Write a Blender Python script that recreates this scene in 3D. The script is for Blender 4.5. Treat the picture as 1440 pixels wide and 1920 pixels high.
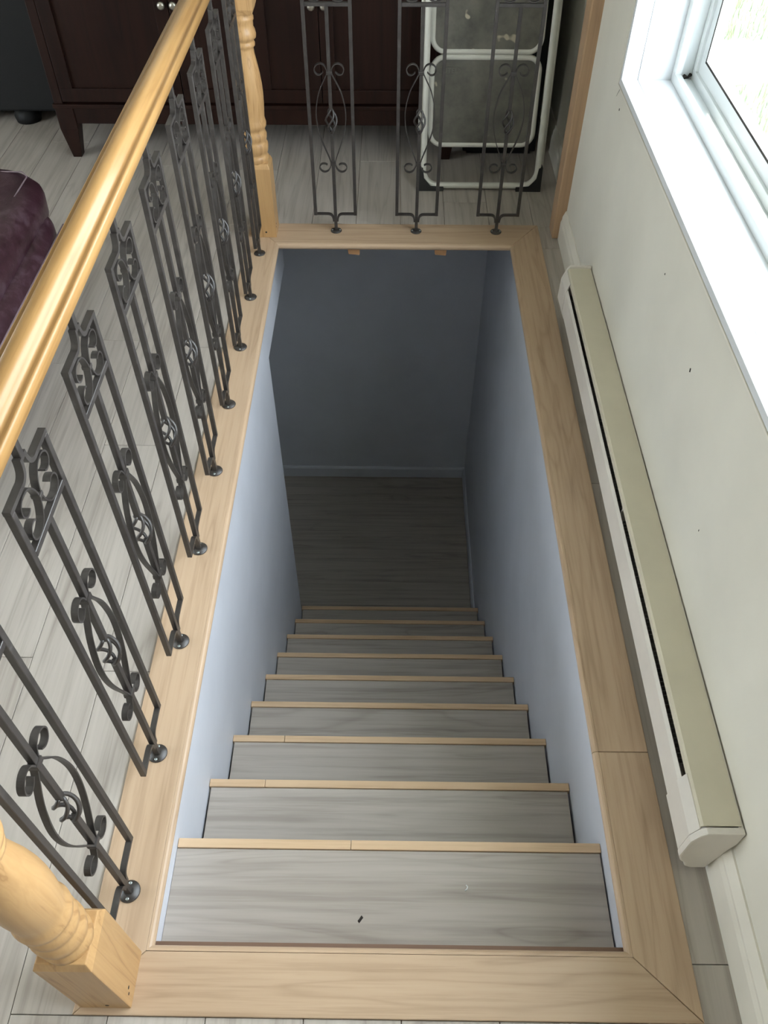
import bpy, math, random
from mathutils import Vector, Matrix
random.seed(7)
for o in list(bpy.data.objects): bpy.data.objects.remove(o)
S = bpy.context.scene
COL = S.collection

# ------------------------------------------------------------------ camera
F_PX, PITCH, YAW, ROLL = 1549.7, 0.8517, -0.0109, 0.0020
cam_d = bpy.data.cameras.new('camera')
cam = bpy.data.objects.new('camera', cam_d); COL.objects.link(cam)
cam_d.sensor_fit = 'VERTICAL'; cam_d.sensor_height = 24.0
cam_d.lens = 24.0 * F_PX / 1920.0
cam_d.clip_start = 0.02; cam_d.clip_end = 200
fw = Vector((math.sin(YAW)*math.cos(PITCH), math.cos(YAW)*math.cos(PITCH), -math.sin(PITCH)))
rt = Vector((math.cos(YAW), -math.sin(YAW), 0)); up = rt.cross(fw)
r2 = math.cos(ROLL)*rt + math.sin(ROLL)*up; u2 = -math.sin(ROLL)*rt + math.cos(ROLL)*up
m = Matrix((r2, u2, -fw)).transposed().to_4x4(); m.translation = (0.4335, -0.4059, 1.6953)
cam.matrix_world = m
S.camera = cam

# ------------------------------------------------------------------ sky, sun, exposure
S.view_settings.view_transform = 'Standard'; S.view_settings.look = 'None'
S.view_settings.exposure = 2.2; S.view_settings.gamma = 1.0
S.view_settings.use_curve_mapping = False
W = bpy.data.worlds.new('sky'); S.world = W; W.use_nodes = True
nt = W.node_tree; nt.nodes.clear()
wo = nt.nodes.new('ShaderNodeOutputWorld'); bg = nt.nodes.new('ShaderNodeBackground')
bg.inputs['Color'].default_value = (0.86, 0.93, 1.0, 1); bg.inputs['Strength'].default_value = 3.2
nt.links.new(bg.outputs[0], wo.inputs[0])
sun_d = bpy.data.lights.new('sun_offscreen', 'SUN'); sun = bpy.data.objects.new('sun_offscreen', sun_d); COL.objects.link(sun)
sun_d.energy = 2.5; sun_d.angle = 0.01; sun_d.color = (1.0, 0.95, 0.86)
sun.rotation_euler = Vector((-0.16, -0.55, -0.80)).to_track_quat('-Z', 'Y').to_euler()
sun.location = (6, 4, 9)
def portal(name, loc, rot, sx, sy):
    d = bpy.data.lights.new(name, 'AREA'); d.shape = 'RECTANGLE'; d.size = sx; d.size_y = sy
    d.cycles.is_portal = True
    o = bpy.data.objects.new(name, d); COL.objects.link(o); o.location = loc; o.rotation_euler = rot
portal('window_right_offscreen', (1.40, 0.74, 1.4), (0, math.pi/2, 0), 1.35, 2.7)
portal('patio_door_left_offscreen', (-4.22, 0.4, 1.05), (0, -math.pi/2, 0), 2.1, 2.0)

# ------------------------------------------------------------------ materials
def mat(name, base=(0.8, 0.8, 0.8), rough=0.5, metal=0.0, spec=0.5, coat=0.0):
    M = bpy.data.materials.new(name); M.use_nodes = True
    b = M.node_tree.nodes['Principled BSDF']
    b.inputs['Base Color'].default_value = (*base, 1); b.inputs['Roughness'].default_value = rough
    b.inputs['Metallic'].default_value = metal; b.inputs['Specular IOR Level'].default_value = spec
    b.inputs['Coat Weight'].default_value = coat; b.inputs['Coat Roughness'].default_value = 0.15
    return M, M.node_tree, b
def node(t, typ, **kw):
    n = t.nodes.new(typ)
    for k, v in kw.items(): setattr(n, k, v)
    return n
def coords(t, scale=(1, 1, 1), rnd=0.0):
    tc = node(t, 'ShaderNodeTexCoord'); mp = node(t, 'ShaderNodeMapping')
    mp.inputs['Scale'].default_value = scale
    if rnd:
        oi = node(t, 'ShaderNodeObjectInfo'); mu = node(t, 'ShaderNodeMath', operation='MULTIPLY'); mu.inputs[1].default_value = rnd
        t.links.new(oi.outputs['Random'], mu.inputs[0])
        cb = node(t, 'ShaderNodeCombineXYZ')
        for i in range(3): t.links.new(mu.outputs[0], cb.inputs[i])
        ad = node(t, 'ShaderNodeVectorMath', operation='ADD')
        t.links.new(tc.outputs['Object'], ad.inputs[0]); t.links.new(cb.outputs[0], ad.inputs[1])
        t.links.new(ad.outputs[0], mp.inputs['Vector'])
    else: t.links.new(tc.outputs['Object'], mp.inputs['Vector'])
    return mp.outputs[0]
def noise(t, vec, scale, detail=3.0, rough=0.55, dist=0.0):
    n = node(t, 'ShaderNodeTexNoise'); n.inputs['Scale'].default_value = scale; n.inputs['Detail'].default_value = detail
    n.inputs['Roughness'].default_value = rough; n.inputs['Distortion'].default_value = dist
    t.links.new(vec, n.inputs['Vector']); return n.outputs['Fac']
def ramp(t, fac, stops):
    r = node(t, 'ShaderNodeValToRGB'); e = r.color_ramp.elements
    while len(e) < len(stops): e.new(0.5)
    for el, (p, c) in zip(e, stops): el.position = p; el.color = (*c, 1)
    t.links.new(fac, r.inputs[0]); return r.outputs[0]
def mix(t, fac, a, b, mode='MIX'):
    x = node(t, 'ShaderNodeMix', data_type='RGBA', blend_type=mode)
    if isinstance(fac, float): x.inputs[0].default_value = fac
    else: t.links.new(fac, x.inputs[0])
    for s, v in ((6, a), (7, b)):
        if isinstance(v, tuple): x.inputs[s].default_value = (*v, 1)
        else: t.links.new(v, x.inputs[s])
    return x.outputs[2]
def bump(t, b, h, strength=0.2, dist=0.002):
    n = node(t, 'ShaderNodeBump'); n.inputs['Strength'].default_value = strength; n.inputs['Distance'].default_value = dist
    t.links.new(h, n.inputs['Height']); t.links.new(n.outputs[0], b.inputs['Normal'])
def wood(name, dark, mid, light, grain, rough=0.45, rings=6.0, fine=60.0, rnd=7.0, coat=0.0, streak=0.35, stretch=0.09, spec=0.4):
    """wood whose fibres run along axis index `grain`"""
    M, t, b = mat(name, mid, rough, 0, spec, coat)
    sc = [1.0, 1.0, 1.0]; sc[grain] = stretch
    v = coords(t, tuple(sc), rnd)
    big = noise(t, v, rings, 3, 0.55, 0.8)
    wv = node(t, 'ShaderNodeMath', operation='MULTIPLY'); wv.inputs[1].default_value = 9.0; t.links.new(big, wv.inputs[0])
    fr = node(t, 'ShaderNodeMath', operation='PINGPONG'); fr.inputs[1].default_value = 1.0; t.links.new(wv.outputs[0], fr.inputs[0])
    c1 = ramp(t, fr.outputs[0], [(0.0, dark), (0.16, mid), (0.6, light), (1.0, mid)])
    sc2 = [1.0, 1.0, 1.0]; sc2[grain] = 0.03
    f = noise(t, coords(t, tuple(sc2), rnd), fine, 4, 0.65)
    c2 = ramp(t, f, [(0.34, dark), (0.5, mid), (0.68, light)])
    c = mix(t, streak, c1, c2)
    blot = noise(t, coords(t, (1, 1, 1), rnd), 2.3, 2, 0.5)
    c = mix(t, 0.35, c, ramp(t, blot, [(0.3, mid), (0.7, light)]))
    t.links.new(c, b.inputs['Base Color']); bump(t, b, f, 0.12, 0.001)
    return M
PLD, PLM, PLL = (0.21, 0.175, 0.145), (0.415, 0.37, 0.325), (0.50, 0.455, 0.405)
M_plank_y = wood('grey_plank_lengthwise', PLD, PLM, PLL, 1, 0.45, 9.0, 48.0, 7.0, 0.0, 0.6, 0.07)
M_plank_x = wood('grey_plank_crosswise', PLD, PLM, PLL, 0, 0.45, 9.0, 48.0, 7.0, 0.0, 0.6, 0.07)
MPD, MPM, MPL = (0.29, 0.185, 0.11), (0.475, 0.335, 0.22), (0.53, 0.385, 0.26)
M_maple_y = wood('maple_lengthwise', MPD, MPM, MPL, 1, 0.38, 5.0, 90.0, 5.0, 0.0, 0.55, 0.12)
M_maple_x = wood('maple_crosswise', MPD, MPM, MPL, 0, 0.38, 5.0, 90.0, 5.0, 0.0, 0.55, 0.12)
M_maple_z = wood('maple_upright', MPD, (0.42, 0.27, 0.16), (0.48, 0.32, 0.19), 2, 0.42, 5.0, 90.0, 5.0, 0.0, 0.6, 0.12)
M_strip = wood('maple_strip', (0.5, 0.32, 0.18), (0.68, 0.48, 0.30), (0.74, 0.54, 0.35), 0, 0.4, 5.0, 90.0, 5.0, 0.0, 0.6)
M_pine = wood('pine', (0.24, 0.115, 0.042), (0.43, 0.25, 0.105), (0.50, 0.305, 0.135), 2, 0.42, 20.0, 60.0, 3.0, 0.1, 0.3, 0.05)
M_rail = wood('varnished_rail', (0.19, 0.088, 0.026), (0.36, 0.195, 0.066), (0.43, 0.25, 0.095), 1, 0.38, 9.0, 80.0, 3.0, 0.2, 0.6, 0.06)
M_espresso = wood('espresso_wood', (0.005, 0.0016, 0.001), (0.013, 0.0042, 0.0024), (0.021, 0.0070, 0.0040), 2, 0.45, 5.0, 60.0, 3.0, 0.0, spec=0.25)

def paint(name, col, rough=0.55, var=0.06, sc=3.0, bumpy=0.1, spec=0.4):
    M, t, b = mat(name, col, rough, 0, spec)
    v = coords(t)
    n = noise(t, v, sc, 4, 0.6)
    lo = tuple(c*(1-var) for c in col); hi = tuple(min(1, c*(1+var)) for c in col)
    t.links.new(ramp(t, n, [(0.3, lo), (0.7, hi)]), b.inputs['Base Color'])
    bump(t, b, noise(t, v, 160.0, 2), bumpy, 0.001)
    return M
M_cream = paint('cream_wall_paint', (0.74, 0.71, 0.62), 0.6, 0.05, 2.5)
M_lilac = paint('pale_blue_grey_wall_paint', (0.71, 0.735, 0.80), 0.5, 0.04, 4.0)
M_grey = paint('basement_wall_paint', (0.55, 0.56, 0.58), 0.6, 0.04)
M_base = paint('off_white_baseboard', (0.76, 0.72, 0.63), 0.45, 0.05, 6.0)
M_ceil = paint('white_ceiling', (0.8, 0.79, 0.76), 0.8)
M_vinyl = paint('white_window_vinyl', (0.75, 0.78, 0.78), 0.35, 0.02, 3.0, 0.02)
M_board = paint('white_sill_paint', (0.74, 0.76, 0.78), 0.3, 0.03, 5.0, 0.02)
M_heat_top = paint('yellowed_enamel', (0.64, 0.585, 0.455), 0.4, 0.04, 7.0, 0.02)
M_heat_front = paint('worn_white_enamel', (0.72, 0.67, 0.60), 0.4, 0.05, 9.0, 0.02)
M_sub = mat('plywood_subfloor', (0.36, 0.25, 0.15), 0.8)[0]
M_fin = mat('aluminium_fins', (0.45, 0.45, 0.44), 0.5, 0.8)[0]
M_rim = mat('grime', (0.03, 0.025, 0.02), 0.9)[0]
def iron_mat():
    M, t, b = mat('blackened_iron', (0.05, 0.043, 0.037), 0.38, 0.0, 0.7)
    v = coords(t, (1, 1, 1), 3.0)
    n = noise(t, v, 45.0, 4, 0.65)
    t.links.new(ramp(t, n, [(0.3, (0.022, 0.018, 0.016)), (0.62, (0.040, 0.034, 0.030)), (0.85, (0.075, 0.070, 0.065))]), b.inputs['Base Color'])
    r = node(t, 'ShaderNodeMapRange'); r.inputs['To Min'].default_value = 0.3; r.inputs['To Max'].default_value = 0.55
    t.links.new(n, r.inputs['Value']); t.links.new(r.outputs[0], b.inputs['Roughness'])
    return M
M_iron = iron_mat()
M_screw = mat('zinc_screw', (0.5, 0.55, 0.55), 0.3, 0.9)[0]
M_nickel = mat('satin_nickel', (0.50, 0.47, 0.40), 0.35, 0.9)[0]
def glass_mat():
    M = bpy.data.materials.new('window_glass'); M.use_nodes = True; t = M.node_tree; t.nodes.clear()
    o = node(t, 'ShaderNodeOutputMaterial'); tr = node(t, 'ShaderNodeBsdfTransparent'); gl = node(t, 'ShaderNodeBsdfGlossy')
    gl.inputs['Roughness'].default_value = 0.03; tr.inputs['Color'].default_value = (0.95, 0.96, 0.96, 1)
    lw_ = node(t, 'ShaderNodeLayerWeight'); pw = node(t, 'ShaderNodeMath', operation='POWER'); pw.inputs[1].default_value = 5.0; t.links.new(lw_.outputs['Facing'], pw.inputs[0])
    fr = node(t, 'ShaderNodeMath', operation='MULTIPLY_ADD'); fr.inputs[1].default_value = 0.8; fr.inputs[2].default_value = 0.04; t.links.new(pw.outputs[0], fr.inputs[0])
    mx = node(t, 'ShaderNodeMixShader')
    t.links.new(fr.outputs[0], mx.inputs[0]); t.links.new(tr.outputs[0], mx.inputs[1]); t.links.new(gl.outputs[0], mx.inputs[2])
    t.links.new(mx.outputs[0], o.inputs[0]); return M
M_glass = glass_mat()
def leather():
    M, t, b = mat('burgundy_leather', (0.055, 0.016, 0.028), 0.38, 0, 0.5)
    v = coords(t)
    n = noise(t, v, 14.0, 5, 0.7, 0.6)
    t.links.new(ramp(t, n, [(0.32, (0.022, 0.006, 0.010)), (0.5, (0.040, 0.014, 0.022)), (0.68, (0.085, 0.050, 0.065))]), b.inputs['Base Color'])
    bump(t, b, noise(t, v, 90.0, 3), 0.3, 0.002); return M
M_leather = leather()
M_thread = mat('pale_stitching', (0.22, 0.16, 0.18), 0.7)[0]
M_white_tube = paint('white_enamel_tube', (0.70, 0.69, 0.62), 0.3, 0.06, 12.0, 0.02)
def tread_pad():
    M, t, b = mat('paint_spattered_step_pad', (0.13, 0.125, 0.105), 0.6)
    v = coords(t)
    base = ramp(t, noise(t, v, 9.0, 4, 0.65), [(0.3, (0.085, 0.083, 0.07)), (0.7, (0.20, 0.19, 0.155))])
    sp = ramp(t, noise(t, v, 12.0, 2, 0.5, 0.25), [(0.665, (0, 0, 0)), (0.69, (1, 1, 1))])
    t.links.new(mix(t, sp, base, (0.50, 0.45, 0.33)), b.inputs['Base Color'])
    bump(t, b, noise(t, v, 220.0, 1), 0.25, 0.001); return M
M_pad = tread_pad()
M_emboss = mat('embossed_rubber', (0.17, 0.165, 0.14), 0.5)[0]
M_rubber = mat('black_rubber', (0.014, 0.014, 0.014), 0.55)[0]
M_black = mat('black_finish', (0.008, 0.008, 0.008), 0.6, 0, 0.3)[0]
M_rawwood = mat('raw_wood_shim', (0.42, 0.22, 0.10), 0.7)[0]
def grass_ground():
    M, t, b = mat('lawn_soil', (0.12, 0.2, 0.05), 0.9)
    n = noise(t, coords(t), 5.0, 5, 0.7)
    t.links.new(ramp(t, n, [(0.3, (0.07, 0.10, 0.055)), (0.55, (0.15, 0.19, 0.11)), (0.75, (0.26, 0.25, 0.18))]), b.inputs['Base Color']); return M
M_lawn = grass_ground()
def leaf_mat(name, a, c):
    M, t, b = mat(name, a, 0.5)
    g = node(t, 'ShaderNodeNewGeometry')
    t.links.new(ramp(t, g.outputs['Random Per Island'], [(0.0, a), (1.0, c)]), b.inputs['Base Color']); return M
M_blade = leaf_mat('grass_blade', (0.09, 0.14, 0.06), (0.33, 0.36, 0.20))
M_leaf = leaf_mat('shrub_leaf', (0.10, 0.22, 0.06), (0.45, 0.55, 0.18))
M_concrete = paint('pale_concrete', (0.70, 0.69, 0.65), 0.8, 0.06, 6.0)
M_siding = paint('white_siding', (0.75, 0.76, 0.75), 0.6)

# ------------------------------------------------------------------ geometry helpers
class MB:
    def __init__(s): s.v = []; s.f = []; s.sm = []
    def quadstrip(s, rings, close=True, caps=True, smooth=False):
        b = len(s.v); n = len(rings[0])
        for r in rings: s.v += [tuple(p) for p in r]
        for i in range(len(rings)-1):
            for j in range(n if close else n-1):
                k = (j+1) % n
                s.f.append((b+i*n+j, b+i*n+k, b+(i+1)*n+k, b+(i+1)*n+j)); s.sm.append(smooth)
        if caps:
            s.f.append(tuple(b+j for j in range(n))[::-1]); s.sm.append(False)
            s.f.append(tuple(b+(len(rings)-1)*n+j for j in range(n))); s.sm.append(False)
        return s
    def box(s, x0, x1, y0, y1, z0, z1):
        return s.quadstrip([[(x0, y0, z), (x1, y0, z), (x1, y1, z), (x0, y1, z)] for z in (z0, z1)])
    def prism(s, poly, axis, a0, a1):
        """poly in the two remaining axes (cyclic order kept), extruded along axis"""
        def P(p, a):
            if axis == 0: return (a, p[0], p[1])
            if axis == 1: return (p[0], a, p[1])
            return (p[0], p[1], a)
        return s.quadstrip([[P(p, a) for p in poly] for a in (a0, a1)])
    def lathe(s, prof, cx, cy, n=32):
        rings = [[(cx+r*math.cos(2*math.pi*j/n), cy+r*math.sin(2*math.pi*j/n), z) for j in range(n)] for r, z in prof]
        return s.quadstrip(rings, smooth=True)
    def tube(s, pts, r, n=8, closed=False, smooth=True):
        pts = [Vector(p) for p in pts]; rings = []; N = len(pts); prev = None
        for i, p in enumerate(pts):
            a = pts[(i-1) % N] if (closed or i) else pts[0]; c = pts[(i+1) % N] if (closed or i < N-1) else pts[-1]
            t = (c-a).normalized()
            if prev is None:
                prev = t.orthogonal().normalized()
            prev = (prev - t*prev.dot(t)).normalized(); bb = t.cross(prev)
            rr = r[i] if isinstance(r, (list, tuple)) else r
            rings.append([p+rr*(math.cos(2*math.pi*j/n)*prev+math.sin(2*math.pi*j/n)*bb) for j in range(n)])
        if closed: rings.append(rings[0])
        return s.quadstrip(rings, caps=not closed, smooth=smooth)
    def strip(s, path, t, w, smooth=True):
        """flat bar: path in local XZ, thickness t in the plane, width w along Y"""
        rings = []; N = len(path)
        for i, (x, z) in enumerate(path):
            ax, az = path[max(i-1, 0)]; bx, bz = path[min(i+1, N-1)]
            d = math.hypot(bx-ax, bz-az) or 1; nx, nz = -(bz-az)/d*t/2, (bx-ax)/d*t/2
            rings.append([(x+nx, -w/2, z+nz), (x+nx, w/2, z+nz), (x-nx, w/2, z-nz), (x-nx, -w/2, z-nz)])
        b = len(s.v)
        return s.quadstrip(rings)
    def build(s, name, material, parent=None, bevel=0.0, loc=None, seg=2):
        me = bpy.data.meshes.new(name); me.from_pydata(s.v, [], s.f)
        me.polygons.foreach_set('use_smooth', s.sm); me.materials.append(material)
        import bmesh
        bm = bmesh.new(); bm.from_mesh(me)
        bmesh.ops.recalc_face_normals(bm, faces=bm.faces)
        if bevel:
            es = [e for e in bm.edges if len(e.link_faces) == 2 and e.calc_face_angle(0) > 0.6]
            bmesh.ops.bevel(bm, geom=es, offset=bevel, segments=seg, affect='EDGES', profile=0.6)
        bm.to_mesh(me); bm.free()
        o = bpy.data.objects.new(name, me); COL.objects.link(o)
        if parent: o.parent = parent
        if loc: o.location = loc
        return o
def spline(pts, n=6):
    out = []; P = [pts[0]] + list(pts) + [pts[-1]]
    for i in range(1, len(P)-2):
        p0, p1, p2, p3 = P[i-1:i+3]
        for k in range(n):
            t = k/n
            out.append(tuple(0.5*((2*b)+(-a+c)*t+(2*a-5*b+4*c-d)*t*t+(-a+3*b-3*c+d)*t**3) for a, b, c, d in zip(p0, p1, p2, p3)))
    out.append(tuple(pts[-1])); return out
def tag(o, label=None, cat=None, group=None, kind=None):
    if label: o['label'] = label
    if cat: o['category'] = cat
    if group: o['group'] = group
    if kind: o['kind'] = kind
    return o
def empty(name, loc=(0, 0, 0), label=None, cat=None, group=None, kind=None):
    o = bpy.data.objects.new(name, None); COL.objects.link(o); o.location = loc; o.empty_display_size = 0.05
    return tag(o, label, cat, group, kind)
def copy_tree(o, parent=None):
    c = o.copy(); COL.objects.link(c); c.parent = parent
    for ch in list(o.children): copy_tree(ch, c)
    return c
def struct(o, label, cat): return tag(o, label, cat, None, 'structure')

# ------------------------------------------------------------------ key dimensions
OW, OL = 0.88, 2.425          # stair opening at floor level
XL, XR = -0.045, 0.923        # stairwell wall faces
XW = 1.085                    # right wall face
RISE, RUN, Y0 = 0.23, 0.24, 0.2765
ZB = -2.30                    # lower floor
YB = 3.416                    # lower back wall
FT = -0.006                   # plank surface (trim stands 6 mm proud)
TX0, TX1, TY0, TY1 = -0.123, 1.0, -0.117, 2.580   # outer edge of the trim

# ------------------------------------------------------------------ floor of planks
fl = MB()
for b in ((-4.1, XL-0.09, -3.3, 3.8), (XR+0.077, 1.20, -3.3, 3.8), (XL-0.09, XR+0.077, -3.3, -0.04), (XL-0.09, XR+0.077, 2.47, 3.8)):
    fl.box(b[0], b[1], b[2], b[3], -0.026, -0.016)
floor = struct(fl.build('floor', M_sub), 'upper floor of grey wood planks around the stair opening', 'floor')
PW = 0.1745; X_S = -0.235
def plank(x0, x1, y0, y1, parent, mtl, z=FT, th=0.010):
    if x1-x0 < 0.004 or y1-y0 < 0.004: return
    g = 0.0007
    MB().box(x0+g, x1-g, y0+g, y1-g, z-th, z).build('plank', mtl, parent, bevel=0.0009, seg=1)
for k in range(-22, 9):
    x0 = X_S + k*PW; x1 = x0 + PW
    if x0 < -4.08: x0 = -4.08
    if x1 > 1.14: x1 = 1.14
    if x1 <= x0: continue
    j = (k*0.437) % 1.22
    cuts = [-3.28]; y = -3.28 + j + 0.2
    special = {-2: [0.615], -1: [0.615-0.50]}.get(k)
    if special: y = special[0] - 3*1.22
    while y < 3.75:
        if y > -3.2: cuts.append(y)
        y += 1.22
    cuts.append(3.78)
    for a, b in zip(cuts[:-1], cuts[1:]):
        # cut around the trimmed opening
        if x1 <= TX0 or x0 >= TX1 or b <= TY0 or a >= TY1: plank(x0, x1, a, b, floor, M_plank_y); continue
        if a < TY0: plank(x0, x1, a, TY0, floor, M_plank_y)
        if b > TY1: plank(x0, x1, TY1, b, floor, M_plank_y)
        ya, yb = max(a, TY0), min(b, TY1)
        if x0 < TX0: plank(x0, TX0, ya, yb, floor, M_plank_y)
        if x1 > TX1: plank(TX1, x1, ya, yb, floor, M_plank_y)

# ------------------------------------------------------------------ maple trim round the opening
def trim(name, poly, mtl, label):
    n = len(poly)
    o = MB().prism(poly, 2, -0.024, 0.0).build(name, mtl, None, bevel=0.0022, seg=2)
    return struct(o, label, 'trim')
def lip(parent, pts, axis, a0, a1, mtl):
    MB().prism(pts, axis, a0, a1).build('bullnose', mtl, parent)
def arc(cx, cz, r, a0, a1, n=8): return [(cx+r*math.cos(math.radians(a0+(a1-a0)*i/n)), cz+r*math.sin(math.radians(a0+(a1-a0)*i/n))) for i in range(n+1)]
E_ = 0.012; g = 0.0006
t1 = trim('trim_1', [(TX0, TY0), (-E_, -E_), (-E_, OL+E_), (TX0, TY1)], M_maple_y, 'maple trim board under the long iron railing')
lip(t1, arc(-E_, -E_, E_, 90, -90), 1, -E_, OL+E_, M_maple_y)
t2 = trim('trim_2', [(TX0+g, TY0), (TX1-g, TY0), (OW+E_, -E_), (-E_, -E_-g)], M_maple_x, 'maple trim board at the head of the stairs')
lip(t2, [(y, z) for y, z in arc(-E_, -E_, E_, 90, -90)], 0, -E_+g, OW+E_, M_maple_x)
JY = 0.392
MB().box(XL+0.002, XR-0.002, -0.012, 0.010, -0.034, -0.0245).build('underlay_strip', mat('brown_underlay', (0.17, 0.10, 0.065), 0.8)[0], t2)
t3 = trim('trim_3', [(TX1, TY0+g), (TX1, JY-g), (OW+E_, JY-g), (OW+E_, -E_+g)], M_maple_y, 'short maple trim board beside the baseboard heater end')
lip(t3, arc(OW+E_, -E_, E_, 90, 270), 1, -E_, JY-g, M_maple_y)
t4 = trim('trim_4', [(TX1, JY+g), (TX1, TY1-g), (OW+E_, OL+E_), (OW+E_, JY+g)], M_maple_y, 'long maple trim board beside the baseboard heater')
lip(t4, arc(OW+E_, -E_, E_, 90, 270), 1, JY+g, OL+E_, M_maple_y)
t5 = trim('trim_5', [(TX0+g, TY1), (-E_+g, OL+E_+g), (OW+E_-g, OL+E_+g), (TX1-g, TY1)], M_maple_x, 'maple trim board under the short iron railing')
lip(t5, arc(OL+E_, -E_, E_, 90, 270), 0, -E_, OW+E_, M_maple_x)

# ------------------------------------------------------------------ stairwell walls
wl = MB(); wl.box(XL-0.09, XL, -0.04, 2.165, ZB-0.02, -0.025); wl.box(XL-0.09, XL, 2.165, 2.815, -0.335, -0.025)
struct(wl.build('wall_stair_left', M_lilac), 'pale blue stairwell wall under the long iron railing', 'wall')
wr = MB(); wr.box(XR, XR+0.077, -0.04, YB+0.08, ZB-0.02, -0.025)
struct(wr.build('wall_stair_right', M_lilac), 'pale blue grey stairwell wall under the heater side trim', 'wall')
struct(MB().box(-2.6, XR, YB, YB+0.08, ZB-0.02, -0.026).build('wall_stair_back', M_lilac), 'shaded wall facing the foot of the stairs', 'wall')
struct(MB().box(XL, XR, -0.10, -0.028, ZB-0.02, -0.025).build('wall_stair_front', M_lilac), 'wall behind the stairs under the top board', 'wall')
bb = MB().prism([(YB, ZB), (YB-0.014, ZB), (YB-0.014, ZB+0.075), (YB-0.006, ZB+0.086), (YB, ZB+0.086)], 0, -2.6, XR).build('baseboard_stair_back', M_lilac)
struct(bb, 'painted baseboard along the wall at the foot of the stairs', 'baseboard')
bb = MB().prism([(XR, ZB), (XR, ZB+0.086), (XR-0.006, ZB+0.086), (XR-0.012, ZB+0.075), (XR-0.012, ZB)], 1, 2.20, YB-0.014).build('baseboard_stair_right', M_lilac)
struct(bb, 'painted baseboard beside the lower landing', 'baseboard')
lw = MB(); lw.box(-2.7, -2.6, 0.8, YB+0.08, ZB-0.02, -0.026); lw.box(-2.6, XL-0.09, 0.8, 0.9, ZB-0.02, -0.026)
struct(lw.build('wall_lower_room', M_grey), 'dim walls of the lower room left of the landing', 'wall')
lc = MB(); lc.box(-2.6, XL-0.09, 0.9, 2.85, -0.33, -0.30); lc.box(-2.6, XR, 2.85, YB, -0.24, -0.20)
struct(lc.build('ceiling_lower', M_grey), 'ceiling of the lower room beside the stairwell', 'ceiling')
fb = struct(MB().box(-2.7, XR+0.077, 0.8, YB+0.08, ZB-0.04, ZB-0.012).box(XL-0.09, XR+0.077, -0.10, 0.8, ZB-0.04, ZB-0.012).build('floor_lower', M_sub), 'lower landing floor of grey wood planks', 'floor')
y = YB - 0.006; i = 0
while y > 0.95:
    off = [0.35, -0.5, 0.1, -0.25, 0.55, -0.7][i % 6]
    xs = [-2.58] + [x for x in (off-1.22, off-2.44) if x > -2.5][::-1] + [XR-0.012]
    for a, b in zip(xs[:-1], xs[1:]): plank(a, b, y-PW, y, fb, M_plank_x, ZB, 0.010)
    y -= PW; i += 1

# ------------------------------------------------------------------ staircase
st = empty('staircase', (0.44, 1.2, ZB), 'straight staircase of grey plank treads with pale wood nosing strips', 'stairs')
def child(o, p):
    o.parent = p; o.matrix_parent_inverse = p.matrix_basis.inverted(); return o
NOS = 0.021
joints = {0: 0.352, 1: 0.105, 2: 0.115}
for i in range(9):
    z = -(i+1)*RISE; yf = Y0 + i*RUN; yb = yf - RUN - 0.03 if i else -0.012
    gl, gr = (0.0005, 0.004) if i == 0 else (0.006, 0.007)
    child(MB().box(XL+gl, XR-gr, yb, yf-NOS-0.0012, z-0.022, z-0.002).build('tread', M_plank_x, None, bevel=0.001, seg=1), st)
    child(MB().box(XL+0.008, XR-0.008, yf-NOS-0.02, yf-NOS-0.004, z-RISE+0.001, z-0.022).build('riser', M_plank_x), st)
    spans = [(XL+0.001, XR-0.001)]
    if i in joints: spans = [(XL+0.001, joints[i]-0.0005), (joints[i]+0.0005, XR-0.001)]
    for a, b in spans:
        child(MB().box(a, b, yf-NOS, yf, z-0.024, z+0.0015).build('nosing_strip', M_strip, None, bevel=0.002, seg=2), st)
child(MB().box(XL+0.008, XR-0.008, -0.027, -0.013, -RISE+0.001, -0.026).build('riser', M_rawwood), st)

# ------------------------------------------------------------------ upper walls, ceiling
WY0, WY1, WZ0, WZ1 = -0.60, 2.085, 0.735, 2.06
rw = MB()
rw.box(XW, XW+0.22, -3.3, WY0-0.018, FT-0.04, 2.44); rw.box(XW, XW+0.22, WY1+0.018, 2.53, FT-0.04, 2.44)
rw.box(XW, XW+0.22, WY0-0.018, WY1+0.018, FT-0.04, WZ0-0.018); rw.box(XW, XW+0.22, WY0-0.018, WY1+0.018, WZ1+0.018, 2.44)
rw.box(1.137, XW+0.22, 2.53, 3.8, FT-0.04, 2.44)
wall_r = struct(rw.build('wall_right', M_cream), 'cream painted wall with the window above the heater', 'wall')
MB().tube([(XW-0.0002, y, z) for y, z in [(2.083, 0.722), (2.094, 0.712), (2.095, 0.700), (2.108, 0.686), (2.116, 0.676)]], [0.0009, 0.0008, 0.0008, 0.0006, 0.0003], 5).build('crack', M_rim, wall_r)
for yy, zz, r in ((2.05, 0.665, 0.003), (1.33, 0.585, 0.0022), (1.02, 0.545, 0.004), (0.72, 0.36, 0.002)):
    MB().tube([(XW-0.0004, yy, zz-r), (XW-0.0004, yy+r*0.4, zz+r)], r*0.5, 5).build('speck', M_rim, wall_r)
bw = MB(); bw.box(-4.1, 1.2, 3.78, 3.9, FT-0.04, 2.44)
struct(bw.build('wall_back', M_cream), 'cream wall behind the dark cabinet', 'wall')
PY0, PY1, PZ1 = -0.6, 1.4, 2.1
lwall = MB(); lwall.box(-4.2, -4.08, -3.3, PY0, FT-0.04, 2.44); lwall.box(-4.2, -4.08, PY1, 3.9, FT-0.04, 2.44); lwall.box(-4.2, -4.08, PY0, PY1, PZ1, 2.44)
struct(lwall.build('wall_left', M_cream), 'cream wall with the patio doorway', 'wall')
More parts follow.
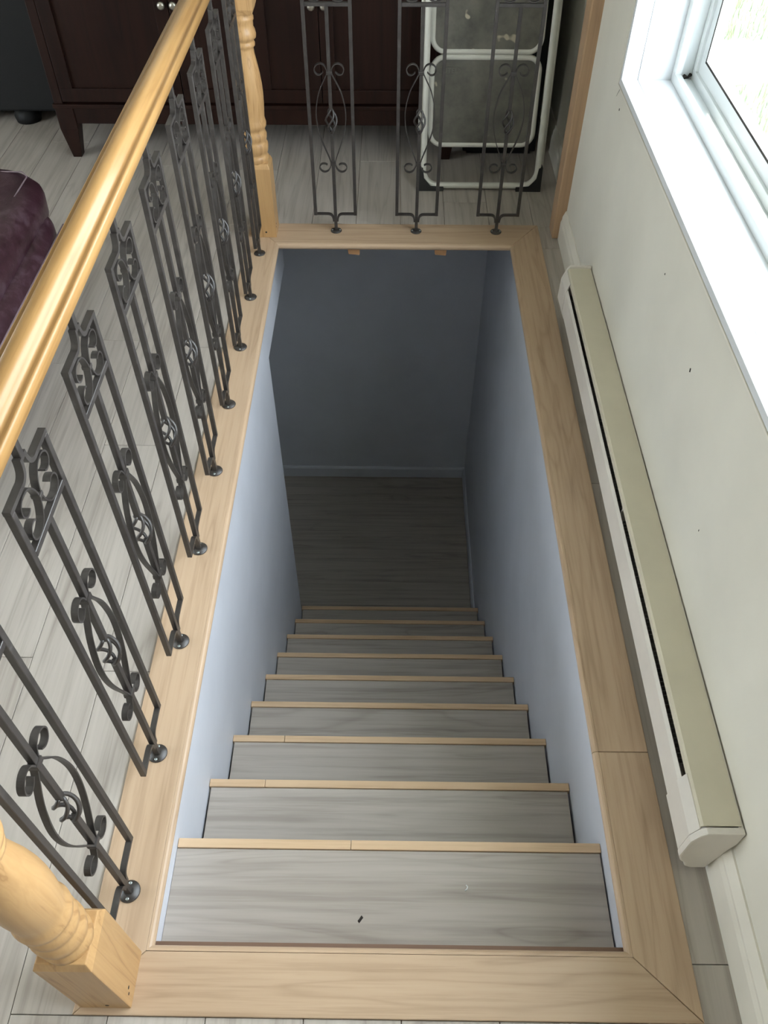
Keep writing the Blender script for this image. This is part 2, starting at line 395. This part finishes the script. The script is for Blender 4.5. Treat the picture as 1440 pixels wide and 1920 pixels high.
struct(MB().box(-4.2, 1.305, -3.42, -3.3, FT-0.04, 2.44).build('wall_front', M_cream), 'cream wall behind the viewer', 'wall')
struct(MB().box(-4.2, 1.305, -3.42, 3.9, 2.44, 2.5).build('ceiling', M_ceil), 'white ceiling', 'ceiling')
pd = empty('door_1', (-4.1, 0.7, 0), kind='structure'); tag(pd, 'white framed glass patio door', 'door')
f = MB()
for a, b in ((PY0, PY0+0.07), (PY1-0.07, PY1), (0.36, 0.44)): f.box(-4.17, -4.11, a, b, 0.0, PZ1)
f.box(-4.17, -4.11, PY0, PY1, PZ1-0.07, PZ1); f.box(-4.17, -4.11, PY0, PY1, FT, 0.08)
child(f.build('door_frame', M_vinyl), pd)
for a, b in ((PY0+0.07, 0.36), (0.44, PY1-0.07)): child(MB().box(-4.145, -4.139, a, b, 0.08, PZ1-0.07).build('pane', M_glass), pd)

# baseboards on the right wall
prof = [(XW, FT), (XW-0.017, FT), (XW-0.017, 0.066), (XW-0.013, 0.078), (XW-0.0135, 0.086), (XW-0.007, 0.102), (XW-0.004, 0.110), (XW, 0.110)]
bbr = MB().prism(prof, 1, -3.3, 0.155).build('baseboard_right', M_base); struct(bbr, 'off-white moulded baseboard in front of the heater end', 'baseboard')
bbr = MB().prism(prof, 1, 1.96, 2.488).build('baseboard_right', M_base); struct(bbr, 'off-white moulded baseboard between heater and wooden post', 'baseboard')
bbr = MB().prism([(x+0.052, z) for x, z in prof], 1, 2.575, 3.78).build('baseboard_right', M_base); struct(bbr, 'off-white moulded baseboard behind the wooden post', 'baseboard')
# wooden end post of the short railing
struct(MB().box(1.045, 1.100, 2.490, 2.574, FT, 2.0).build('trim_6', M_maple_z, None, bevel=0.006, seg=2), 'upright wooden post fixed to the wall at the railing end', 'post')

# ------------------------------------------------------------------ window
win = empty('window_1', (XW, 1.1, WZ0), kind='structure'); tag(win, 'white sliding window above the baseboard heater', 'window')
def wp(mb, name, mtl, bevel=0.0015): return child(mb.build(name, mtl, None, bevel=bevel, seg=2), win)
XA, XB_, XC = 1.0815, 1.128, 1.222      # lip, board seam, frame
wp(MB().box(XA, XB_-0.0008, WY0-0.018, WY1, WZ0-0.018, WZ0), 'sill_board', M_board)
wp(MB().box(XB_+0.0008, XC, WY0-0.018, WY1, WZ0-0.018, WZ0-0.001), 'sill_board', M_board)
wp(MB().box(XA, XB_-0.0008, WY1, WY1+0.018, WZ0-0.018, WZ1+0.018), 'jamb_board', M_board)
wp(MB().box(XB_+0.0008, XC, WY1+0.001, WY1+0.018, WZ0-0.018, WZ1+0.018), 'jamb_board', M_board)
wp(MB().box(XA, XC, WY0-0.018, WY0, WZ0, WZ1+0.018), 'jamb_board', M_board)
wp(MB().box(XA, XC, WY0, WY1, WZ1, WZ1+0.018), 'head_board', M_board)
def ringframe(x0, x1, y0, y1, z0, z1, w, name, mtl, wb=None):
    wb = wb or w; mb = MB()
    mb.box(x0, x1, y0, y1, z0, z0+wb); mb.box(x0, x1, y0, y1, z1-w, z1)
    mb.box(x0, x1, y0, y0+w, z0+wb, z1-w); mb.box(x0, x1, y1-w, y1, z0+wb, z1-w)
    return wp(mb, name, mtl)
ringframe(XC, XC+0.018, WY0-0.01, WY1+0.01, WZ0-0.012, WZ1+0.01, 0.040, 'outer_frame', M_vinyl, 0.036)
ringframe(XC+0.018, XC+0.050, WY0-0.01, WY1+0.01, WZ0-0.012, WZ1+0.01, 0.026, 'track_frame', M_vinyl, 0.022)
ringframe(XC+0.050, XC+0.095, WY0-0.01, WY1+0.01, WZ0-0.012, WZ1+0.01, 0.052, 'inner_frame', M_vinyl, 0.048)
ringframe(XC+0.058, XC+0.088, 0.98, WY1-0.030, WZ0+0.022, WZ1-0.03, 0.052, 'sash', M_vinyl, 0.058)
ringframe(XC+0.030, XC+0.056, WY0+0.03, 1.05, WZ0+0.010, WZ1-0.02, 0.05, 'sash', M_vinyl)
wp(MB().box(XC+0.071, XC+0.076, 1.03, WY1-0.08, WZ0+0.078, WZ1-0.08), 'pane', M_glass, 0)
wp(MB().box(XC+0.041, XC+0.046, WY0+0.08, 1.0, WZ0+0.058, WZ1-0.07), 'pane', M_glass, 0)
bd = MB(); bd.box(1.0795, 1.087, WY0-0.024, WY1+0.0235, WZ0-0.0245, WZ0-0.019); bd.box(1.0795, 1.087, WY1+0.0185, WY1+0.0235, WZ0-0.019, WZ1+0.024)
wp(bd, 'corner_bead', M_base, 0.001)
gk = MB()
gk.box(XC+0.0570, XC+0.0582, 1.03, WY1-0.082, WZ0+0.074, WZ0+0.080); gk.box(XC+0.0570, XC+0.0582, WY1-0.086, WY1-0.080, WZ0+0.074, WZ1-0.07)
wp(gk, 'gasket', M_rim, 0)
wp(MB().tube([(XC+0.022, 2.062, WZ0+0.012), (XC+0.030, 2.066, WZ0+0.016), (XC+0.040, 2.064, WZ0+0.014), (XC+0.047, 2.068, WZ0+0.022)], [0.004, 0.007, 0.003, 0.005], 6), 'grime_spot', M_rim, 0)
wp(MB().box(XC+0.095, 1.405, WY0-0.1, WY1+0.1, 0.69, 0.705), 'exterior_sill', M_siding, 0.003)

# ------------------------------------------------------------------ baseboard heater
ht = empty('baseboard_heater', (1.05, 1.05, FT), 'long cream hydronic baseboard heater under the window', 'heater')
HY0, HY1 = 0.150, 1.985
def hp(mb, name, mtl, bevel=0.0): return child(mb.build(name, mtl, None, bevel=bevel, seg=2), ht)
hp(MB().prism([(1.079, 0.172), (1.079, 0.190), (1.010, 0.190), (1.006, 0.186), (1.006, 0.172), (1.009, 0.172), (1.010, 0.186), (1.076, 0.187), (1.076, 0.172)], 1, HY0+0.012, HY1-0.008), 'hood', M_heat_top)
hp(MB().prism([(1.002, 0.158), (0.996, 0.150), (0.996, 0.075), (1.008, 0.045), (1.020, 0.035), (1.022, 0.038), (1.011, 0.048), (0.999, 0.076), (0.999, 0.149), (1.0035, 0.1565)], 1, HY0+0.10, HY1-0.07), 'front_panel', M_heat_front)
hp(MB().box(1.074, 1.083, HY0+0.01, HY1-0.01, FT+0.008, 0.186), 'back_plate', M_heat_front)
fn = MB()
for k in range(150):
    yy = HY0+0.16+k*0.0108; fn.box(1.016, 1.066, yy, yy+0.0012, 0.055, 0.125)
fo = hp(fn, 'fins', M_fin); fo['kind'] = 'stuff'
hp(MB().tube([(1.042, HY0+0.05, 0.09), (1.042, HY1-0.05, 0.09)], 0.011, 10), 'pipe', M_fin)
hp(MB().box(1.008, 1.073, 0.95, 0.954, 0.05, 0.170), 'bracket', M_heat_front)
capn = [(1.083, 0.190), (1.014, 0.190), (1.004, 0.180), (0.993, 0.150), (0.992, 0.075), (1.000, 0.052), (1.012, 0.038), (1.016, 0.022), (1.030, 0.012), (1.060, 0.012), (1.066, 0.05), (1.071, 0.075), (1.074, 0.105), (1.083, 0.14)]
hp(MB().prism(capn, 1, HY0-0.004, HY0+0.010), 'end_cap', M_heat_front, 0.004)
wrap = [(1.005, 0.181), (0.994, 0.150), (0.993, 0.075), (1.003, 0.050), (1.016, 0.036), (1.017, 0.040), (1.006, 0.053), (0.9965, 0.077), (0.9970, 0.149), (1.008, 0.180)]
hp(MB().prism(wrap, 1, HY0+0.010, HY0+0.115), 'end_sleeve', M_heat_front)
capf = [(1.083, 0.197), (1.014, 0.197), (1.004, 0.185), (0.992, 0.150), (0.991, 0.075), (1.002, 0.048), (1.020, 0.026), (1.066, 0.026), (1.083, 0.12)]
hp(MB().prism(capf, 1, HY1-0.010, HY1), 'end_cap', M_heat_front, 0.002)
hp(MB().prism(wrap, 1, HY1-0.085, HY1-0.010), 'end_sleeve', M_heat_front)

# ------------------------------------------------------------------ newel posts
def newel(loc, label):
    e = empty('newel_post', loc, label, 'post', 'turned pine newel posts')
    h = 0.046
    c = MB()
    sq = lambda s, z: [(-s, -s, z), (s, -s, z), (s, s, z), (-s, s, z)]
    c.quadstrip([sq(h, 0.0), sq(h, 0.268), sq(h*0.86, 0.285)]); c.build('base_block', M_pine, e, bevel=0.002, seg=2)
    pr = [(0.0405, 0.272), (0.0415, 0.292), (0.0415, 0.300), (0.0385, 0.304), (0.0375, 0.312), (0.041, 0.318), (0.0435, 0.332), (0.0435, 0.345),
          (0.040, 0.352), (0.0385, 0.358), (0.0410, 0.364), (0.0425, 0.378), (0.0395, 0.386), (0.0375, 0.394), (0.0395, 0.400), (0.0440, 0.408), (0.0445, 0.418), (0.0420, 0.428),
          (0.0405, 0.436), (0.0415, 0.452), (0.0435, 0.480), (0.0445, 0.515), (0.0435, 0.545), (0.0400, 0.580), (0.0345, 0.615), (0.0300, 0.640), (0.0285, 0.655),
          (0.0290, 0.662), (0.0345, 0.666), (0.0350, 0.674), (0.0320, 0.679), (0.0325, 0.684), (0.0400, 0.690), (0.0415, 0.700), (0.0395, 0.712), (0.0350, 0.722),
          (0.0355, 0.738), (0.0385, 0.744), (0.0385, 0.752), (0.0360, 0.757), (0.0380, 0.768), (0.0420, 0.780)]
    MB().lathe(pr, 0, 0, 40).build('turned_shaft', M_pine, e)
    c = MB(); c.quadstrip([sq(h*0.86, 0.765), sq(h, 0.782), sq(h, 1.060), sq(h*0.8, 1.075)]); c.build('top_block', M_pine, e, bevel=0.002, seg=2)
    MB().lathe([(0.030, 1.074), (0.032, 1.085), (0.026, 1.092), (0.036, 1.105), (0.042, 1.125), (0.036, 1.147), (0.020, 1.160), (0.004, 1.163)], 0, 0, 32).build('finial', M_pine, e)
    for x, y, z, r in ((0.0462, -0.022, 0.045, 0.0035), (0.0462, -0.030, 0.036, 0.003), (0.008, -0.0462, 0.022, 0.004)):
        kn = MB(); kn.lathe([(0.0002, -0.0006), (r, -0.0003), (r*0.9, 0.0004), (0.0002, 0.0006)], 0, 0, 8)
        ko = kn.build('knot', M_rim, e); ko.location = (x-0.0002 if x > 0.04 else x, y+(0.0002 if y < -0.04 else 0), z)
        ko.rotation_euler = (0, math.pi/2, 0) if x > 0.04 else (math.pi/2, 0, 0)
    return e
newel((-0.065, -0.060, 0), 'turned pine newel post standing beside the top tread')
newel((-0.058, 2.520, 0), 'turned pine newel post at the corner where both railings meet')

# ------------------------------------------------------------------ handrails
def rail_prof(c):
    h = 0.0325
    L = [(-0.024, 0.975), (-h, 0.978), (-h, 0.996), (-0.0310, 0.9990), (-0.0285, 1.0000), (-0.0240, 0.9985), (-0.0205, 0.9990), (-0.0180, 1.0020), (-0.0165, 1.0070), (-0.0135, 1.0135), (-0.0085, 1.0180), (-0.003, 1.0198)]
    P = L + [(-x, z) for x, z in L[::-1]]
    return [(c+x, z) for x, z in P]
o = MB().prism(rail_prof(-0.065), 1, -0.0145, 2.4745).build('handrail', M_rail); o.data.polygons.foreach_set('use_smooth', [len(p.vertices) == 4 for p in o.data.polygons])
tag(o, 'long varnished wooden handrail running beside the stair opening', 'handrail')
o = MB().prism(rail_prof(2.526), 0, -0.0125, 1.046).build('handrail', M_rail)
tag(o, 'short varnished wooden handrail between corner newel and wall post', 'handrail')

# ------------------------------------------------------------------ iron balusters
def make_baluster():
    e = empty('iron_baluster')
    HW, B = 0.0755, 0.0115        # half spacing of the side bars, bar thickness
    fl_ = MB().lathe([(0.0205, 0.0), (0.0215, 0.0015), (0.0205, 0.0035), (0.011, 0.0055), (0.0095, 0.0065)], 0, 0, 24).build('flange', M_iron, e)
    for s in (-1, 1):
        MB().lathe([(0.0034, 0.003), (0.0034, 0.0055), (0.0020, 0.0064), (0.0004, 0.0060)], s*0.0148, 0, 8).build('screw', M_screw, fl_)
    MB().box(-B/2, B/2, -B/2, B/2, 0.003, 0.385).build('center_bar', M_iron, e, bevel=0.0008, seg=1)
    MB().box(-B/2, B/2, -B/2, B/2, 0.457, 0.786).build('center_bar', M_iron, e, bevel=0.0008, seg=1)
    MB().box(-B/2, B/2, -B/2, B/2, 0.905, 0.977).build('top_stem', M_iron, e, bevel=0.0008, seg=1)
    for s in (-1, 1):
        MB().box(s*HW-B/2, s*HW+B/2, -B/2, B/2, 0.067, 0.879).build('side_bar', M_iron, e, bevel=0.0008, seg=1)
        p = spline([(s*(HW-B/2), 0.0715), (s*0.040, 0.0715), (s*0.022, 0.0705), (s*0.0125, 0.064), (s*0.0085, 0.052), (s*0.0075, 0.042)], 5)
        MB().strip(p, 0.006, B).build('bottom_bracket', M_iron, e)
        p = spline([(s*(HW+B/2), 0.8825), (s*0.040, 0.8825), (s*0.024, 0.8825), (s*0.0135, 0.889), (s*0.0088, 0.901), (s*0.0075, 0.912)], 5)
        MB().strip(p, 0.0075, B).build('top_bracket', M_iron, e)
        # long scroll strip: small lower curl, belly, larger upper curl
        p = [(0.021, 0.264), (0.030, 0.268), (0.043, 0.266), (0.0495, 0.254), (0.043, 0.242), (0.031, 0.2375), (0.018, 0.243), (0.0095, 0.258), (0.0078, 0.270),
             (0.013, 0.290), (0.034, 0.345), (0.047, 0.392), (0.0515, 0.436), (0.048, 0.476), (0.036, 0.522), (0.016, 0.562), (0.0078, 0.580),
             (0.0095, 0.593), (0.017, 0.605), (0.030, 0.6095), (0.044, 0.603), (0.0495, 0.589), (0.043, 0.576), (0.031, 0.5745), (0.0205, 0.583)]
        MB().strip(spline([(s*x, z) for x, z in p], 4), 0.0028, 0.0115).build('scroll_strip', M_iron, e)
        # C scroll inside the top panel
        q = [(0.036, 0.012), (0.042, 0.0085), (0.052, 0.010), (0.0585, 0.019), (0.0565, 0.031), (0.046, 0.0385), (0.031, 0.0385), (0.017, 0.031), (0.0075, 0.016), (0.0040, 0.0)]
        q = q + [(x, -z) for x, z in q[-2::-1]]
        MB().strip(spline([(s*x, 0.8335+z) for x, z in q], 4), 0.0028, 0.0115).build('panel_scroll', M_iron, e)
    MB().box(-HW+B/2, HW-B/2, -B/2, B/2, 0.780, 0.7915).build('panel_bar', M_iron, e, bevel=0.0008, seg=1)
    MB().box(-0.0065, 0.0065, -0.0075, 0.0075, 0.8295, 0.8375).build('rivet', M_iron, e, bevel=0.002)
    for z in (0.268, 0.581): MB().box(-0.0098, 0.0098, -0.0085, 0.0085, z-0.006, z+0.006).build('collar', M_iron, e, bevel=0.0015)
    for k in range(4):
        pts = []
        for i in range(17):
            t = i/16; r = 0.0035+0.0155*math.sin(math.pi*t)**0.8; a = k*math.pi/2+t*math.pi*0.95
            pts.append((r*math.cos(a), r*math.sin(a), 0.380+t*0.082))
        MB().tube(pts, 0.0036, 6).build('basket_wire', M_iron, e)
    return e
proto = make_baluster()
ords = ['first', 'second', 'third', 'fourth', 'fifth', 'sixth', 'seventh', 'eighth', 'ninth']
for i in range(9):
    b = proto if i == 0 else copy_tree(proto)
    b.location = (-0.065, 0.0909+i*0.2838, 0); b.rotation_euler = (0, 0, math.pi/2)
    tag(b, 'black iron scroll baluster, %s along the long railing from the newel beside the top tread' % ords[i], 'baluster', 'iron balusters of the long railing')
for i, w in enumerate(('beside the corner newel', 'midway in the short railing', 'in the short railing next to the wall post')):
    b = copy_tree(proto); b.location = (0.2143+i*0.3092, 2.526, 0); b.rotation_euler = (0, 0, 0)
    tag(b, 'black iron scroll baluster ' + w, 'baluster', 'iron balusters of the short railing')
bpy.data.objects[proto.name]['label'] = 'black iron scroll baluster, first along the long railing from the newel beside the top tread'

# ------------------------------------------------------------------ cabinet
cb = empty('cabinet', (-0.145, 3.12, FT), 'dark espresso wood cabinet on tapered legs behind the railings', 'cabinet')
def cp(mb, name, mtl=M_espresso, bevel=0.002, parent=None):
    o = mb.build(name, mtl, None, bevel=bevel, seg=2)
    return child(o, cb) if parent is None else o
CX0, CX1, CYF, CYB, CZ1 = -0.985, 0.695, 3.12, 3.56, 1.02
cp(MB().box(CX0+0.012, CX1-0.012, CYF+0.02, CYB, 0.145, CZ1), 'body')
cp(MB().box(CX0-0.004, CX1+0.004, CYF-0.006, CYB, 0.208, 0.224), 'ledge')
cp(MB().box(CX0+0.06, CX1-0.06, CYF+0.004, CYF+0.02, 0.142, 0.208), 'apron')
cp(MB().box(CX0-0.02, CX1+0.02, CYF-0.025, CYB, CZ1, CZ1+0.03), 'top')
for x0, x1, ft in ((CX0, CX0+0.075, 1), (CX1-0.075, CX1, -1)):
    for yy in (CYF, CYB-0.07):
        a0, a1 = (x0+0.012, x1-0.014) if ft == 1 else (x0+0.014, x1-0.012)
        lg = MB(); R = lambda xa, xb, ya, yb, z: [(xa, ya, z), (xb, ya, z), (xb, yb, z), (xa, yb, z)]
        lg.quadstrip([R(a0+0.006, a1-0.006, yy+0.012, yy+0.055, FT), R(x0, x1, yy, yy+0.07, 0.12), R(x0, x1, yy, yy+0.07, 0.208)]); cp(lg, 'leg')
for x0, x1 in ((CX0+0.004, CX0+0.04), (-0.165, -0.125), (CX1-0.04, CX1-0.004)): cp(MB().box(x0, x1, CYF, CYF+0.02, 0.224, CZ1), 'stile')
for d0, d1, kx in ((CX0+0.042, -0.4365, -0.458), (-0.4335, -0.167, -0.412), (-0.123, 0.1365, 0.113), (0.1395, CX1-0.042, 0.162)):
    w = 0.055; dm = MB()
    dm.box(d0, d1, CYF+0.001, CYF+0.02, 0.232, 0.285); dm.box(d0, d1, CYF+0.001, CYF+0.02, CZ1-0.07, CZ1-0.01)
    dm.box(d0, d0+w, CYF+0.001, CYF+0.02, 0.285, CZ1-0.07); dm.box(d1-w, d1, CYF+0.001, CYF+0.02, 0.285, CZ1-0.07)
    door = cp(dm, 'door')
    pn = MB().box(d0+w-0.004, d1-w+0.004, CYF+0.012, CYF+0.018, 0.28, CZ1-0.066).build('door_panel', M_espresso); pn.parent = door
    kb = MB(); n = 16
    kb.quadstrip([[(kx+r*math.cos(2*math.pi*j/n), yy, 0.598+r*math.sin(2*math.pi*j/n)) for j in range(n)] for r, yy in ((0.006, CYF+0.002), (0.006, CYF-0.012), (0.014, CYF-0.016), (0.015, CYF-0.022), (0.010, CYF-0.027), (0.002, CYF-0.028))], smooth=True)
    k_ = kb.build('knob', M_nickel); k_.parent = door
# black pieces either side of the cabinet
bk = empty('black_cabinet', (-1.45, 3.45, FT), 'black box-shaped piece of furniture left of the espresso cabinet', 'furniture')
child(MB().box(-1.9, -1.075, 3.455, 3.77, 0.05, 1.25).build('body', M_black, None, bevel=0.01), bk)
for x in (-1.80, -1.50, -1.27): child(MB().lathe([(0.055, FT), (0.060, 0.02), (0.050, 0.052)], x, 3.50, 20).build('foot', M_black), bk)
bk2 = empty('black_box', (0.9, 3.3, FT), 'tall black box standing in the corner behind the step stool', 'box')
child(MB().box(0.735, 1.052, 3.175, 3.62, 0.012, 1.15).build('body', M_black, None, bevel=0.006), bk2)
child(MB().box(0.755, 1.032, 3.195, 3.60, FT, 0.012).build('plinth', M_black), bk2)

# ------------------------------------------------------------------ folded step stool
ss = empty('step_stool', (0.79, 2.88, FT), 'folded white tube step stool with paint-spattered grey steps', 'step stool')
def lean(x, z, off=0.0): return (x, 2.868+off+0.17*z, z)
def rrect(x0, x1, z0, z1, r, off, n=6, open_top=False):
    P = []
    for cx, cz, a in ((x1-r, z1-r, 0), (x0+r, z1-r, 90), (x0+r, z0+r, 180), (x1-r, z0+r, 270)):
        if open_top and a in (0, 90): continue
        for i in range(n+1):
            t = math.radians(a+90*i/n); P.append(lean(cx+r*math.cos(t), cz+r*math.sin(t), off))
    if open_top: P = [lean(x0, z1, off)] + P + [lean(x1, z1, off)]
    return P
def sp(mb, name, mtl, parent=None, bevel=0.0):
    o = mb.build(name, mtl, None, bevel=bevel)
    if parent: o.parent = parent; o.matrix_parent_inverse = parent.matrix_world.inverted(); return o
    return child(o, ss)
tub = MB(); P = rrect(0.556, 1.024, 0.012, 1.18, 0.06, 0.0, 8); tub.tube(P, 0.0125, 10, closed=True); sp(tub, 'front_frame', M_white_tube)
tub = MB()
for x in (0.540, 1.040): tub.tube([lean(x, 0.02, 0.032), lean(x, 0.9, 0.032)], 0.0095, 10)
tub.tube([lean(0.540, 0.9, 0.032), lean(1.040, 0.9, 0.032)], 0.0095, 10); sp(tub, 'rear_frame', M_white_tube)
for z0, z1, x0, x1, nm in ((0.158, 0.468, 0.580, 0.990, 'lower_step'), (0.488, 0.840, 0.578, 0.986, 'upper_step')):
    tub = MB(); tub.tube(rrect(x0, x1, z0, z1, 0.045, 0.028, 8), 0.0105, 10, closed=True); fr = sp(tub, nm, M_white_tube)
    P = rrect(x0+0.008, x1-0.008, z0+0.008, z1-0.008, 0.04, 0.028, 8)
    pm = MB(); pm.quadstrip([[(x, yy-0.006, zz) for x, yy, zz in P], [(x, yy+0.006, zz) for x, yy, zz in P]])
    pad = pm.build('step_pad', M_pad); pad.parent = fr
# embossed oval mark on the lower pad
lowpad = [o for o in ss.children if o.name.startswith('lower_step')][0]
em = MB(); P = []
for i in range(28):
    a = 2*math.pi*i/28; P.append(lean(0.646+0.046*math.cos(a), 0.424+0.017*math.sin(a), 0.0215))
em.tube(P, 0.0012, 5, closed=True); eo = em.build('oval_mark', M_emboss); eo.parent = lowpad
fc = bpy.data.curves.new('embossed_letters', 'FONT'); fc.body = 'UTEL'; fc.size = 0.026; fc.extrude = 0.0012; fc.align_x = 'CENTER'; fc.align_y = 'CENTER'
tmp = bpy.data.objects.new('tmp', fc); COL.objects.link(tmp)
bpy.context.view_layer.update()
me = bpy.data.meshes.new_from_object(tmp.evaluated_get(bpy.context.evaluated_depsgraph_get())); bpy.data.objects.remove(tmp)
me.materials.clear(); me.materials.append(M_emboss); me.name = 'embossed_letters'
lo = bpy.data.objects.new('embossed_letters', me); COL.objects.link(lo); lo.parent = lowpad
lo.location = lean(0.648, 0.424, 0.0215); lo.rotation_euler = (math.pi/2-0.168, 0, 0)
for s, xc in ((-1, 0.556), (1, 1.024)):
    ft = MB(); x0, x1 = (xc-0.018, xc+0.085) if s < 0 else (xc-0.085, xc+0.018)
    xo, xi = (x0, x1) if s < 0 else (x1, x0)
    poly = [(xo, FT), (xi, FT), (xi, 0.012), (xo+(-s)*0.050, 0.014), (xo+(-s)*0.022, 0.045), (xo+(-s)*0.016, 0.085), (xo, 0.088)]
    rings = [[(x, 2.852+0.17*max(z, 0)+d, z) for x, z in poly] for d in (0.0, 0.036)]
    ft.quadstrip(rings); sp(ft, 'corner_foot', M_rubber, None, 0.002)

# ------------------------------------------------------------------ leather ottoman
def softbox(x0, x1, y0, y1, z0, z1, r, nseg=10, puff=0.0):
    """rounded cushion: superellipse rings stacked in z"""
    mb = MB(); cx, cy, hx, hy = (x0+x1)/2, (y0+y1)/2, (x1-x0)/2, (y1-y0)/2; n = 56; rings = []
    for i in range(nseg+1):
        a = -math.pi/2+math.pi*i/nseg
        zz = (z0+r if a < 0 else z1-r)+r*math.sin(a); ins = r*(1-math.cos(a))
        rings.append([(cx+(hx-ins)*math.copysign(abs(math.cos(t))**0.28, math.cos(t)), cy+(hy-ins)*math.copysign(abs(math.sin(t))**0.28, math.sin(t)),
                       zz+(puff*0.3*math.sin(5*t+1) if a > 0.5 else 0)) for t in [2*math.pi*j/n for j in range(n)]])
    for k in (0.75, 0.4, 0.05):
        rings.append([(cx+(p[0]-cx)*k, cy+(p[1]-cy)*k, z1+puff*(1-k*k)) for p in rings[nseg]])
    mb.quadstrip(rings, smooth=True); return mb
ot = empty('leather_ottoman', (-1.05, 1.55, FT), 'burgundy leather ottoman on the plank floor left of the railing', 'ottoman')
child(softbox(-1.62, -0.640, 0.95, 2.135, 0.05, 0.33, 0.045).build('base', M_leather), ot)
cu = child(softbox(-1.60, -0.672, 0.97, 2.215, 0.26, 0.415, 0.062, puff=0.018).build('cushion', M_leather), ot)
stc = MB(); stc.tube([(-0.735, 1.05, 0.4165), (-0.735, 1.5, 0.4175), (-0.735, 2.12, 0.4155), (-0.76, 2.15, 0.416), (-1.5, 2.155, 0.418)], 0.0022, 5); s_ = stc.build('seam', M_thread); s_.parent = cu
stc = MB(); stc.tube([(-0.6405, 1.05, 0.285), (-0.6400, 1.5, 0.287), (-0.6405, 2.06, 0.285)], 0.003, 5); child(stc.build('piping', M_thread), ot)
for x in (-1.54, -0.72):
    for yy in (1.05, 2.03): child(MB().lathe([(0.022, FT), (0.028, 0.06)], x, yy, 14).build('foot', M_espresso), ot)

# ------------------------------------------------------------------ small things
for k, x in enumerate((0.284, 0.617)):
    o = MB().prism([(x-0.024, -0.022), (x+0.024, -0.022), (x+0.022, -0.052), (x-0.020, -0.048)], 1, 2.441, 2.453).build('wood_shim', M_rawwood)
    tag(o, 'small raw wood shim under the trim, ' + ('below the first short railing baluster from the newel' if k == 0 else 'on the side nearer the wall post'), 'shim', 'shims under the trim')
def on_tread(px): pass
bg_ = MB(); bg_.quadstrip([[(0.372, 0.105, -0.2325), (0.376, 0.100, -0.2325), (0.385, 0.112, -0.2325), (0.381, 0.117, -0.2325)], [(0.374, 0.106, -0.2295), (0.377, 0.103, -0.229), (0.383, 0.112, -0.229), (0.380, 0.115, -0.2295)]])
tag(bg_.build('dead_insect', M_rim), 'tiny dark dead insect lying on the top tread', 'insect')
ch = MB().tube([(0.608, 0.170, -0.231), (0.612, 0.173, -0.229), (0.614, 0.178, -0.230), (0.611, 0.182, -0.231)], 0.0014, 5).build('paint_chip', M_vinyl)
tag(ch, 'tiny white curl of debris on the top tread', 'debris')

# ------------------------------------------------------------------ outdoors beyond the window
lawn = MB().box(1.31, 14, -6, 16, -0.1, 0.30).build('lawn', M_lawn); struct(lawn, 'sloping green lawn outside the window', 'lawn')
struct(MB().box(1.31, 1.76, -6, 9, 0.20, 0.315).build('concrete_apron', M_concrete), 'sunlit concrete strip along the house wall outside', 'pavement')
pk = MB().prism([(1.80, 3.16), (3.6, 3.42), (3.6, 3.60), (1.80, 3.32)], 2, 0.297, 0.33).build('plank_edging', M_concrete); tag(pk, 'pale board lying across the grass outside the window', 'board')
def blades(n, ya, yb):
    bl = MB()
    for i in range(n):
        x = 1.80+random.random()**1.5*3.0; y = random.uniform(ya, yb); h = random.uniform(0.03, 0.10); a = random.random()*6.28; l = random.uniform(0.0, 0.05); w = random.uniform(0.002, 0.004)
        b = len(bl.v); dx, dy = math.cos(a), math.sin(a); l = min(l, 0.03)
        bl.v += [(x-w*dy, y+w*dx, 0.298), (x+w*dy, y-w*dx, 0.298), (x+l*dx, y+l*dy, 0.30+h)]; bl.f.append((b, b+1, b+2)); bl.sm.append(False)
    return bl
def raw(mb, name, mtl):
    me = bpy.data.meshes.new(name); me.from_pydata(mb.v, [], mb.f); me.materials.append(mtl)
    o = bpy.data.objects.new(name, me); COL.objects.link(o); return o
tag(raw(blades(5500, 1.2, 3.11), 'grass', M_blade), 'long grass growing between the house and the pale board', 'grass', None, 'stuff')
tag(raw(blades(3500, 3.65, 4.55), 'grass', M_blade), 'long grass growing beyond the pale board', 'grass', None, 'stuff')
sh = empty('shrub', (2.6, 5.6, 0.30), 'leafy green shrub growing in the grass outside the window', 'shrub')
lf = MB()
for i in range(1500):
    u = random.gauss(0, 0.34), random.gauss(0, 0.4), abs(random.gauss(0.35, 0.25))
    c = Vector((2.65+u[0], 5.65+max(-1.0, u[1]), 0.30+u[2])); a = Vector((random.gauss(0, 1), random.gauss(0, 1), random.gauss(0.3, .6))).normalized(); s = a.orthogonal().normalized()
    L, w = random.uniform(0.04, 0.09), random.uniform(0.014, 0.03); b = len(lf.v)
    lf.v += [tuple(c), tuple(c+a*L*0.5+s*w), tuple(c+a*L), tuple(c+a*L*0.5-s*w)]; lf.f.append((b, b+1, b+2, b+3)); lf.sm.append(False)
fo = child(raw(lf, 'foliage', M_leaf), sh); fo['kind'] = 'stuff'
stm = MB()
for k in range(7):
    a = k*0.9; stm.tube([(2.65+0.04*math.cos(a), 5.65+0.04*math.sin(a), 0.28), (2.65+0.2*math.cos(a), 5.65+0.2*math.sin(a), 0.75)], [0.009, 0.004], 6)
child(stm.build('stems', M_rawwood), sh)
struct(MB().box(1.305, 1.55, -3.6, 4.2, 2.36, 2.44).build('added_sun_shade', M_siding), 'added unseen overhang limiting sun through the window', 'added_sun_shade')  # unseen overhang, added to keep most of the sun out of the window
struct(MB().box(-14, -4.21, -8, 12, -0.3, -0.1).build('patio', M_concrete), 'pale concrete patio outside the glass door', 'patio')
